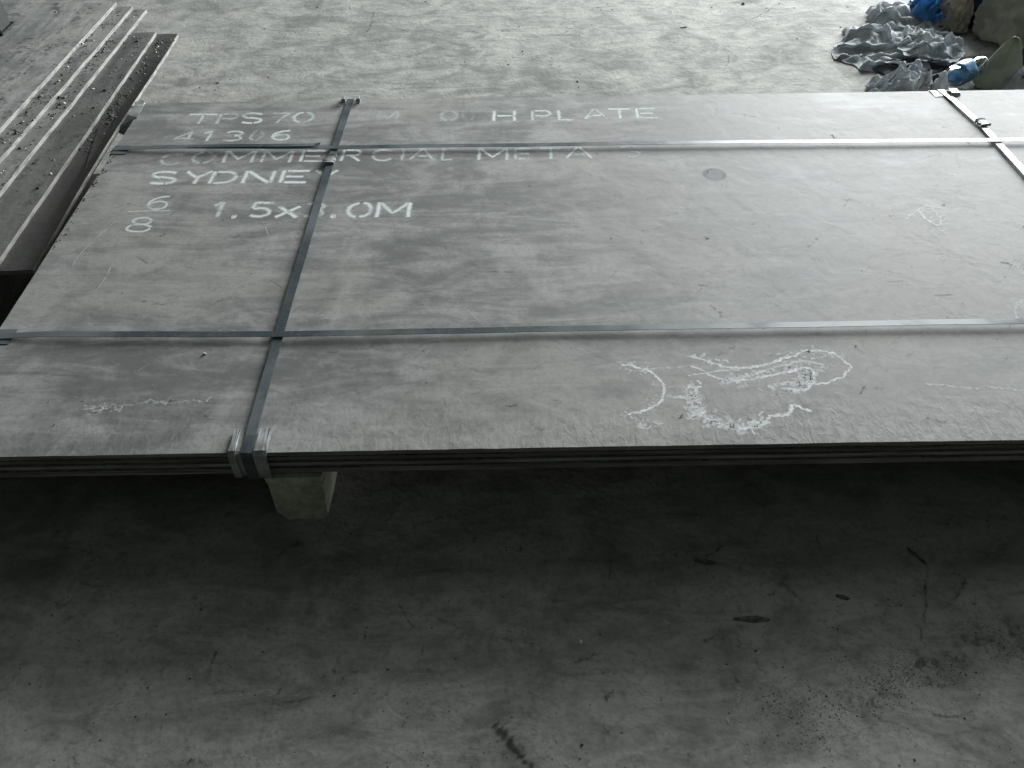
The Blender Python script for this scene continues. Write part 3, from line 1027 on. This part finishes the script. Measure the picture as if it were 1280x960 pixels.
# ================================================================ staggered stack on the left
LS = [  # two pixels on the right top edge, near y, far y, top z, label
    ((223, 42), (62, 303), 0.66, 2.150, 0.172, 'lowest plate of the stepped stack, its pale edge beside the strapped bundle'),
    ((195, 40), (0, 323), 0.68, 2.150, 0.184, 'second lowest plate of the stepped stack, bare shade-tinted strip with grit'),
    ((183, 12), (12, 225), 0.60, 2.330, 0.196, 'middle plate of the stepped stack'),
    ((166, 8), (0, 199), 0.62, 2.330, 0.208, 'second highest plate of the stepped stack, narrow gritty strip'),
    ((145, 3), (0, 161), 0.58, 2.345, 0.220, 'topmost plate of the stepped stack, broad and dusty'),
]


def curled(x, y, z, e):
    """the lowest plate's free edge is bent up beside the bundle"""
    t = max(0.0, min(1.0, (x - e + 0.045) / 0.045))
    f = max(0.0, min(1.0, (2.1 - y) / 0.8))
    g = max(0.0, min(1.0, (y - 0.68) / 0.40))
    l = 0.034 * f * f * (3 - 2 * f) * g * g * (3 - 2 * g)
    return (x + 0.62 * l * t ** 1.6, y, z + l * t ** 1.8)


EDGE = []
for k, (pa, pb, y0, y1, zt, lab) in enumerate(LS):
    qa, qb = at(*pa, zt), at(*pb, zt)
    rz = -math.atan2(qa.x - qb.x, qa.y - qb.y)
    xr = (qa.x + qb.x) / 2
    yc = (qa.y + qb.y) / 2
    EDGE.append(xr)
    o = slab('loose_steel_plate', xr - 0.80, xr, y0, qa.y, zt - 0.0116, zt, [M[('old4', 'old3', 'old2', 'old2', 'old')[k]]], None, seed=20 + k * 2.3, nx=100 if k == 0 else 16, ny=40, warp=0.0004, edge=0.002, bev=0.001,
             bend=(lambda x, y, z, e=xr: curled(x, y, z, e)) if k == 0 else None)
    tag(o, lab, 'steel plate', 'loose plates stepped beside the bundle')
    c = Vector((xr, yc, 0))
    o.matrix_world = Matrix.Translation(c) @ Matrix.Rotation(rz, 4, 'Z') @ Matrix.Translation(-c)
bearer('stack_bearer', -0.42, 0.80, 2.10, 0.0465, 0.1595, 0.12, 0.11, M['wood'], 9.0, 'bearer hidden under the stepped stack of plates', None)

o = slab('gap_shade_plate', -0.95, -0.016, 0.02, 1.35, 0.008, 0.046, [M['old4']], None, seed=71.0, nx=30, ny=30, warp=0.0006, edge=0.003, bev=0.002)  # added dark slab, stands in for the deep shade in the gap
tag(o, 'added dark plate standing in for deep shade in the gap left of the strapped bundle', 'steel plate')

# strip of bent strapping caught between the stack and the bundle's far corner
bt = [(-0.030, 1.545, 0.175), (-0.022, 1.515, 0.205), (-0.006, 1.49, 0.222), (0.002, 1.45, 0.224), (-0.004, 1.40, 0.216), (-0.020, 1.37, 0.196), (-0.032, 1.355, 0.176)]
o = strap_mesh('bent_strap_offcut', bt, (1, 0.35, 0), 0.030, 0.001, M['galv'], None)
tag(o, 'bent strip of steel strapping caught between stepped stack and bundle corner', 'strap scrap')

# dark post at the very left
pp = at(3, 44, 0.220)


def post(x, y, z, w, h):
    bm = bmesh.new()
    bmesh.ops.create_cube(bm, size=1.0, matrix=Matrix.Translation((x, y, z + h / 2)) @ Matrix.Diagonal((w, w, h, 1)))
    bmesh.ops.bevel(bm, geom=bm.edges[:], offset=0.004, segments=2, affect='EDGES')
    bmesh.ops.create_cube(bm, size=1.0, matrix=Matrix.Translation((x, y, z + 0.004)) @ Matrix.Diagonal((w * 1.25, w * 1.25, 0.008, 1)))
    return obj_bm('dark_post', bm, M['post'])


tag(post(pp.x - 0.05, pp.y + 0.05, 0.2206, 0.09, 0.26), 'dark green block standing on the topmost stepped plate at the picture edge', 'block')


# ================================================================ grit
def crumbs(name, pts, mat, parent=None, label=None, cat=None):
    """little angular lumps, all one object"""
    vs, fs = [], []
    for (x, y, z, r) in pts:
        if z == 0.0:
            z = floor_h(x, y)
        b = len(vs)
        q = random.random() * 6.28
        sx_, sy_, sz_ = r * random.uniform(.7, 1.4), r * random.uniform(.6, 1.2), r * random.uniform(.45, .9)
        for k in range(5):
            a = q + k * 1.2566
            rr = random.uniform(.75, 1.15)
            vs.append((x + math.cos(a) * sx_ * rr, y + math.sin(a) * sy_ * rr, z - 0.15 * sz_ + random.uniform(0, .3) * sz_))
        for k in range(3):
            a = q + k * 2.094 + .5
            vs.append((x + math.cos(a) * sx_ * .5, y + math.sin(a) * sy_ * .5, z + sz_ * random.uniform(.7, 1.1)))
        fs += [(b, b + 1, b + 5), (b + 1, b + 2, b + 6), (b + 1, b + 6, b + 5), (b + 2, b + 3, b + 6), (b + 3, b + 7, b + 6), (b + 3, b + 4, b + 7), (b + 4, b, b + 7), (b, b + 5, b + 7), (b + 5, b + 6, b + 7), (b + 4, b + 3, b + 2, b + 1, b)]
    o = obj(name, vs, fs, mat, parent)
    tag(o, label, cat, kind='stuff')
    return o


rg = random.Random(99)
pts = []
strips = [(EDGE[k + 1] + 0.006, EDGE[k] - 0.008, ya, yb, LS[k][4], n) for k, ya, yb, n in ((0, 1.25, 2.12, 520), (1, 1.0, 2.12, 150), (2, 0.9, 2.30, 300), (3, 1.0, 2.30, 300))]
for x0, x1, y0, y1, z, n in strips:
    k = 0
    while k < n:
        x = x0 + (x1 - x0) * (rg.random() ** 1.5)
        y = rg.uniform(y0, y1)
        if fbm(x * 5, y * 3.2, z * 50) > -0.12 or rg.random() < 0.2:
            r = min(0.011, 0.0012 + rg.expovariate(1 / 0.0013))
            pts.append((x, y, z, r))
            k += 1
crumbs('plate_grit', pts, M['grit'], None, 'dark rust grit lying on the steps of the stacked plates', 'grit')
pts = []
for x0, x1, y0, y1, z, n in strips:
    for _ in range(n // 16):
        pts.append((rg.uniform(x0, x1), rg.uniform(y0, y1), z, rg.uniform(0.002, 0.006)))
for px, py, r in ((103, 55, .009), (100, 56, .006), (108, 52, .007), (118, 153, .007), (113, 165, .006), (149, 186, .008), (178, 126, .009), (180, 130, .007)):
    zz = 0.220 if px < 110 else (0.172 if px < 120 else PZ)
    q = at(px, py, zz)
    pts.append((q.x, q.y, zz, r * 0.8))
crumbs('pale_crumbs', pts, M['palegrit'], None, 'pale crumbs among the dark grit on the stepped plates', 'grit')

pts = []
for _ in range(420):                       # far floor
    px, py = rg.uniform(60, 1200), rg.uniform(-5, 118)
    q = at(px, py, 0)
    if fbm(q.x * 1.7, q.y * 1.7, 4.4) > -0.05:
        pts.append((q.x, q.y, 0.0, min(.009, 0.001 + rg.expovariate(1 / 0.0012))))
for _ in range(4200):                      # swept band of grit, near right
    f = rg.random()
    px = 1300 - 360 * f + rg.gauss(0, 36)
    py = 785 + 130 * f + rg.gauss(0, 15 + 14 * f)
    q = at(px, py, 0)
    pts.append((q.x, q.y, 0.0, min(.0022, 0.0004 + rg.expovariate(1 / 0.00025))))
for _ in range(700):                       # scattered, near
    q = at(rg.uniform(0, 1280), rg.uniform(640, 965), 0)
    pts.append((q.x, q.y, 0.0, min(.003, 0.0005 + rg.expovariate(1 / 0.0006))))
crumbs('floor_grit', pts, M['grit'], None, 'dark grit scattered and swept in bands over the concrete', 'grit')
pts = []
for _ in range(90):
    q = at(rg.uniform(0, 1280), rg.uniform(150, 560), PZ)
    if q.x > 0.01:
        pts.append((q.x, q.y, PZ + 0.0008, rg.uniform(.0007, .0018)))
for _ in range(60):
    f = rg.random()
    q = at(150 - 90 * f, 187 + 130 * f, PZ)
    pts.append((0.004 + abs(rg.gauss(0, .008)), q.y, PZ + 0.0008, rg.uniform(.001, .0035)))
crumbs('plate_crumbs', pts, M['grit'], None, 'loose specks of scale lying on the bundle', 'grit')
pts = [(*at(256, 443, PZ).xy, PZ + .0008, .005), (*at(726, 800, 0).xy, 0.0, .005), (*at(70, 15, 0.220).xy, .220, .007)]
crumbs('white_chips', pts, M['palegrit'], None, 'single small white chips on floor and plates', 'grit')


def flake(px, py, L, W, ang, label):
    q = at(px, py, 0)
    g = floor_h(q.x, q.y)
    vs, fs = [], []
    n = 9
    for i in range(n + 1):
        t = i / n - 0.5
        hw = W * (1 - (2 * t) ** 2) ** 0.5 * random.uniform(.7, 1.1) + 0.001
        for s in (-1, 1):
            a, b = t * L, s * hw / 2
            vs.append((q.x + a * math.cos(ang) - b * math.sin(ang), q.y + a * math.sin(ang) + b * math.cos(ang), g + 0.0005 + random.uniform(0, .001)))
        vs.append((q.x + t * L * math.cos(ang), q.y + t * L * math.sin(ang), g + 0.002 + random.uniform(0, .003)))
    for i in range(n):
        a = i * 3
        fs += [(a, a + 3, a + 5, a + 2), (a + 2, a + 5, a + 4, a + 1), (a, a + 1, a + 4, a + 3)]
    o = obj('scale_flake', vs, fs, M['flake'])
    return tag(o, label, 'flake', 'dark flakes on the floor')


flake(940, 772, 0.070, 0.013, -0.05, 'largest dark scale flake lying on the shaded floor')
flake(882, 701, 0.045, 0.014, -0.2, 'dark scale flake on the floor nearest the bundle edge')
flake(1054, 745, 0.026, 0.010, -0.3, 'small dark scale flake right of the largest one')
flake(1147, 693, 0.05, 0.009, -1.0, 'thin slanting dark scale flake on the shaded floor')
flake(855, 33 + 0, 0.03, 0.012, 0.2, 'lone dark flake on the bright floor behind the bundle')


# ================================================================ litter heap
def tri(t):
    t = t % 1.0
    return 4 * abs(t - 0.5) - 1


def crumple_field(seed, count, size, wmin, wmax, amp):
    r = random.Random(seed)
    lines = []
    for _ in range(count):
        a = r.uniform(0, math.pi)
        a = a if r.random() < .5 else r.gauss(0.15, 0.5)
        cx, cy = r.uniform(-.5, .5) * size[0], r.uniform(-.5, .5) * size[1]
        lines.append((-math.sin(a), math.cos(a), cx, cy, r.uniform(wmin, wmax), amp * r.choice((-1, 1)) * r.uniform(.4, 1), r.uniform(.10, .30)))
    def f(x, y):
        s = 0
        for nx, ny, cx, cy, wd, am, ln in lines:
            d = abs((x - cx) * nx + (y - cy) * ny)
            if d < wd:
                al = abs((x - cx) * ny - (y - cy) * nx)
                if al < ln:
                    s += am * (1 - d / wd) * (1 - (al / ln) ** 2)
        return s
    return f


def film(name, cx, cy, sx_, sy_, h, seed, mat, label, cat, rot=0.0, base=0.0, nu=80, nv=64, group=None, amp=0.016):
    """a sheet of film thrown down: long soft folds, sharp creases all over, a ragged outline that curls to the floor"""
    f1 = crumple_field(seed, 44, (sx_, sy_), 0.012, 0.05, amp * 1.0)
    f2 = crumple_field(seed + 1, 80, (sx_, sy_), 0.005, 0.016, amp * 0.5)
    vs, fs = [], []
    for j in range(nv + 1):
        v = j / nv * 2 - 1
        for i in range(nu + 1):
            u = i / nu * 2 - 1
            # square to a ragged disc
            X, Y = u * math.sqrt(1 - v * v * 0.42), v * math.sqrt(1 - u * u * 0.42)
            an = math.atan2(Y, X)
            rag = 1 + 0.22 * fbm(math.cos(an) * 1.6, math.sin(an) * 1.6, seed * 0.37, 3)
            X, Y = X * rag, Y * rag
            rr = min(1.0, max(abs(u), abs(v)))
            # long pleats running roughly across the view, doubled over in places
            ph = Y * 2.4 + 0.55 * fbm(X * 1.3, Y * 1.3, seed * 0.1) + 0.15 * X
            pl = tri(ph) * 0.5 + 0.5
            x = X * sx_ / 2
            y = Y * sy_ / 2 - 0.055 * sy_ * math.sin(ph * 2 * math.pi)
            dome = (1 - rr ** 6)
            z = h * dome * (0.35 + 0.40 * pl + 0.5 * fbm(X * 1.1, Y * 1.1, seed * 0.7))
            z += (f1(x, y) + f2(x, y) * 0.6) * (0.35 + 0.65 * dome)
            c, s = math.cos(rot), math.sin(rot)
            vs.append((cx + x * c - y * s, cy + x * s + y * c, base + max(z, 0.003 + 0.002 * pl)))
    W = nu + 1
    for j in range(nv):
        for i in range(nu):
            a = j * W + i
            fs.append((a, a + 1, a + W + 1, a + W))
    o = obj(name, vs, fs, mat, smooth=True)
    tag(o, label, cat, group)
    return o


def sack(name, cx, cy, rx, ry, h, seed, mat, label, cat, lean=(0, 0), folds=9, pinch=0.35, amp=0.13, rot=0.0, lump=0.22):
    """a slumped sack: vertical pleats gathering to a pinched, leaning top"""
    nu, nv = 96, 40
    vs, fs = [], []
    r = random.Random(seed)
    ph = [r.uniform(0, 6.28) for _ in range(6)]
    for j in range(nv + 1):
        v = j / nv
        if v < 0.12:
            pr = 0.86 + 0.14 * math.sin(v / 0.12 * math.pi / 2)
        else:
            pr = 1 - (1 - pinch) * ((v - 0.12) / 0.88) ** 1.5
        if j == nv:
            pr *= 0.02
        for i in range(nu):
            a = i / nu * 2 * math.pi
            w = a / (2 * math.pi)
            pl = tri(w * folds + 0.35 * fbm(v * 2, math.cos(a) * 1.5, seed) + ph[0]) * amp * (0.3 + 0.9 * v)
            pl += tri(w * (folds * 2 + 3) + 0.5 * fbm(v * 4, math.sin(a) * 2, seed + 2)) * amp * 0.35
            pl += lump * fbm(math.cos(a) * 1.4, math.sin(a) * 1.4, v * 2.2 + seed, 4)
            rr = pr * (1 + pl)
            x, y = math.cos(a) * rx * rr, math.sin(a) * ry * rr
            z = h * v * (1 + 0.10 * fbm(math.cos(a) * 2, math.sin(a) * 2, seed + 9)) 
            x += lean[0] * v * v
            y += lean[1] * v * v
            c, s = math.cos(rot), math.sin(rot)
            vs.append((cx + x * c - y * s, cy + x * s + y * c, max(z, 0.0)))
    for j in range(nv):
        for i in range(nu):
            a, b = j * nu + i, j * nu + (i + 1) % nu
            fs.append((a, b, b + nu, a + nu))
    fs.append(tuple(range(nu - 1, -1, -1)))
    fs.append(tuple(nv * nu + i for i in range(nu)))
    o = obj(name, vs, fs, mat, smooth=True)
    tag(o, label, cat)
    return o


def fl(px, py, z=0.0):
    q = at(px, py, z)
    return q.x, q.y


LG = 'litter heaped behind the bundle'
x, y = fl(1112, 55, 0.03)
film('crumpled_plastic_sheet', x, y, 0.44, 0.42, 0.060, 301, M['greyfilm'], 'big crumpled grey plastic sheet lying in folds behind the bundle', 'plastic sheet', 0.05, group=LG)
x, y = fl(1166, 50, 0.07)
film('crumpled_plastic_sheet', x, y, 0.25, 0.26, 0.045, 309, M['whitefilm'], 'paler flap of plastic sheet lying over the big grey one', 'plastic sheet', -0.35, base=0.035, group=LG, nu=60, nv=50)
x, y = fl(1138, 16, 0.04)
film('crumpled_plastic_sheet', x, y, 0.36, 0.32, 0.055, 322, M['whitefilm'], 'pale crumpled plastic sheet just beyond the big grey one', 'plastic sheet', -0.1, group=LG, nu=60, nv=50)
x, y = fl(1166, 2, 0.08)
film('blue_plastic_bag', x, y, 0.17, 0.17, 0.10, 343, M['blue'], 'bright blue plastic bag at the back of the litter', 'plastic bag', 0.2, base=0.03, group=LG, nu=40, nv=40)
x, y = fl(1172, 84, 0.01)
film('dark_cloth', x, y, 0.46, 0.22, 0.020, 364, M['darkcloth'], 'flat dark cloth between the crumpled sheets', 'cloth', 0.08, group=LG, nu=50, nv=40, amp=0.010)
x, y = fl(1134, 97, 0.06)
film('crumpled_plastic_sheet', x, y, 0.26, 0.20, 0.10, 385, M['greyfilm'], 'small crumpled grey film against the far edge of the bundle', 'plastic sheet', 0.12, group=LG, nu=60, nv=50, amp=0.018)

x, y = fl(1192, 40, 0.0)
sack('tan_paper_sack', x + 0.02, y + 0.10, 0.065, 0.12, 0.13, 410, M['tan'], 'tan paper sack beside the olive one', 'sack', (0.03, 0.05), 5, 0.6, 0.05)
x, y = fl(1292, 62, 0.0)
sack('olive_sack', x + 0.02, y + 0.12, 0.21, 0.16, 0.34, 431, M['olive'], 'large olive sack with upright pleats at the right of the litter', 'sack', (0.02, 0.06), 6, 0.55, 0.24, lump=0.12)
x, y = fl(1222, 40, 0.0)
sack('navy_cloth_bundle', x + 0.02, y + 0.08, 0.06, 0.08, 0.24, 452, M['navy'], 'dark blue cloth bundle between tan and olive sacks', 'cloth', (0.0, 0.05), 7, 0.4, 0.2)
x, y = fl(1238, 112, 0.0)
sack('olive_bag', x + 0.03, y + 0.035, 0.085, 0.055, 0.17, 473, M['greengrey'], 'small upright olive bag peaking just behind the far plate edge', 'sack', (0.02, 0.02), 3, 0.16, 0.05, lump=0.05)
x, y = fl(1284, 108, 0.0)
sack('navy_cloth_bundle', x + 0.04, y + 0.05, 0.09, 0.07, 0.13, 494, M['navy'], 'dark blue cloth lump at the picture edge beside the small olive bag', 'cloth', (0.0, 0.03), 5, 0.4, 0.16)
x, y = fl(1272, 108, 0.03)
film('white_scrap', x, y, 0.10, 0.08, 0.10, 515, M['whitefilm'], 'white plastic scrap in front of the dark blue lump', 'plastic scrap', 0.1, group=LG, nu=24, nv=24, amp=0.012)


def bottle():
    a = Vector((*fl(1172, 104, 0.05), 0.05))
    b = Vector((*fl(1232, 78, 0.06), 0.06))
    root = empty('plastic_bottle', (a.x, a.y, 0.0))
    tag(root, 'clear plastic bottle with blue label leaning behind the far plate edge', 'bottle')
    ax = (b - a).normalized()
    sd = ax.cross(Vector((0, 0, 1))).normalized()
    upv = sd.cross(ax).normalized()

    def lathe(name, prof, mat, n=28, dent=0.0):
        vs, fs = [], []
        for t, r in prof:
            for i in range(n):
                q = i / n * 2 * math.pi
                rr = r * (1 + dent * fbm(math.cos(q) * 1.2, math.sin(q) * 1.2, t * 14))
                vs.append(a + ax * t + sd * (math.cos(q) * rr) + upv * (math.sin(q) * rr))
        for j in range(len(prof) - 1):
            for i in range(n):
                k = j * n + i
                k2 = j * n + (i + 1) % n
                fs.append((k, k2, k2 + n, k + n))
        fs.append(tuple(range(n - 1, -1, -1)))
        fs.append(tuple((len(prof) - 1) * n + i for i in range(n)))
        return obj(name, vs, fs, mat, root, True)
    L = 0.25
    body = [(0.02, .012), (0.035, .013), (0.05, .022), (0.075, .036), (0.09, .040)] + [(0.10 + i * 0.012, 0.0405 if i % 2 else 0.0385) for i in range(11)] + [(0.235, .040), (0.25, .034)]
    lathe('body', body, M['clear'], dent=0.12)
    lathe('label_sleeve', [(0.105, .0418), (0.12, .0422), (0.16, .0422), (0.175, .0418)], M['label'], dent=0.12)
    lathe('cap', [(0.0, .0155), (0.003, .017), (0.02, .017), (0.022, .016)], M['cap'])
    return root


bottle()
x, y = fl(1164, 104, 0.10)
film('white_scrap', x, y, 0.11, 0.10, 0.05, 536, M['whitefilm'], 'white plastic scrap over the bottle neck beside the far strap', 'plastic scrap', 0.5, group=LG, nu=26, nv=26, base=0.065, amp=0.014)
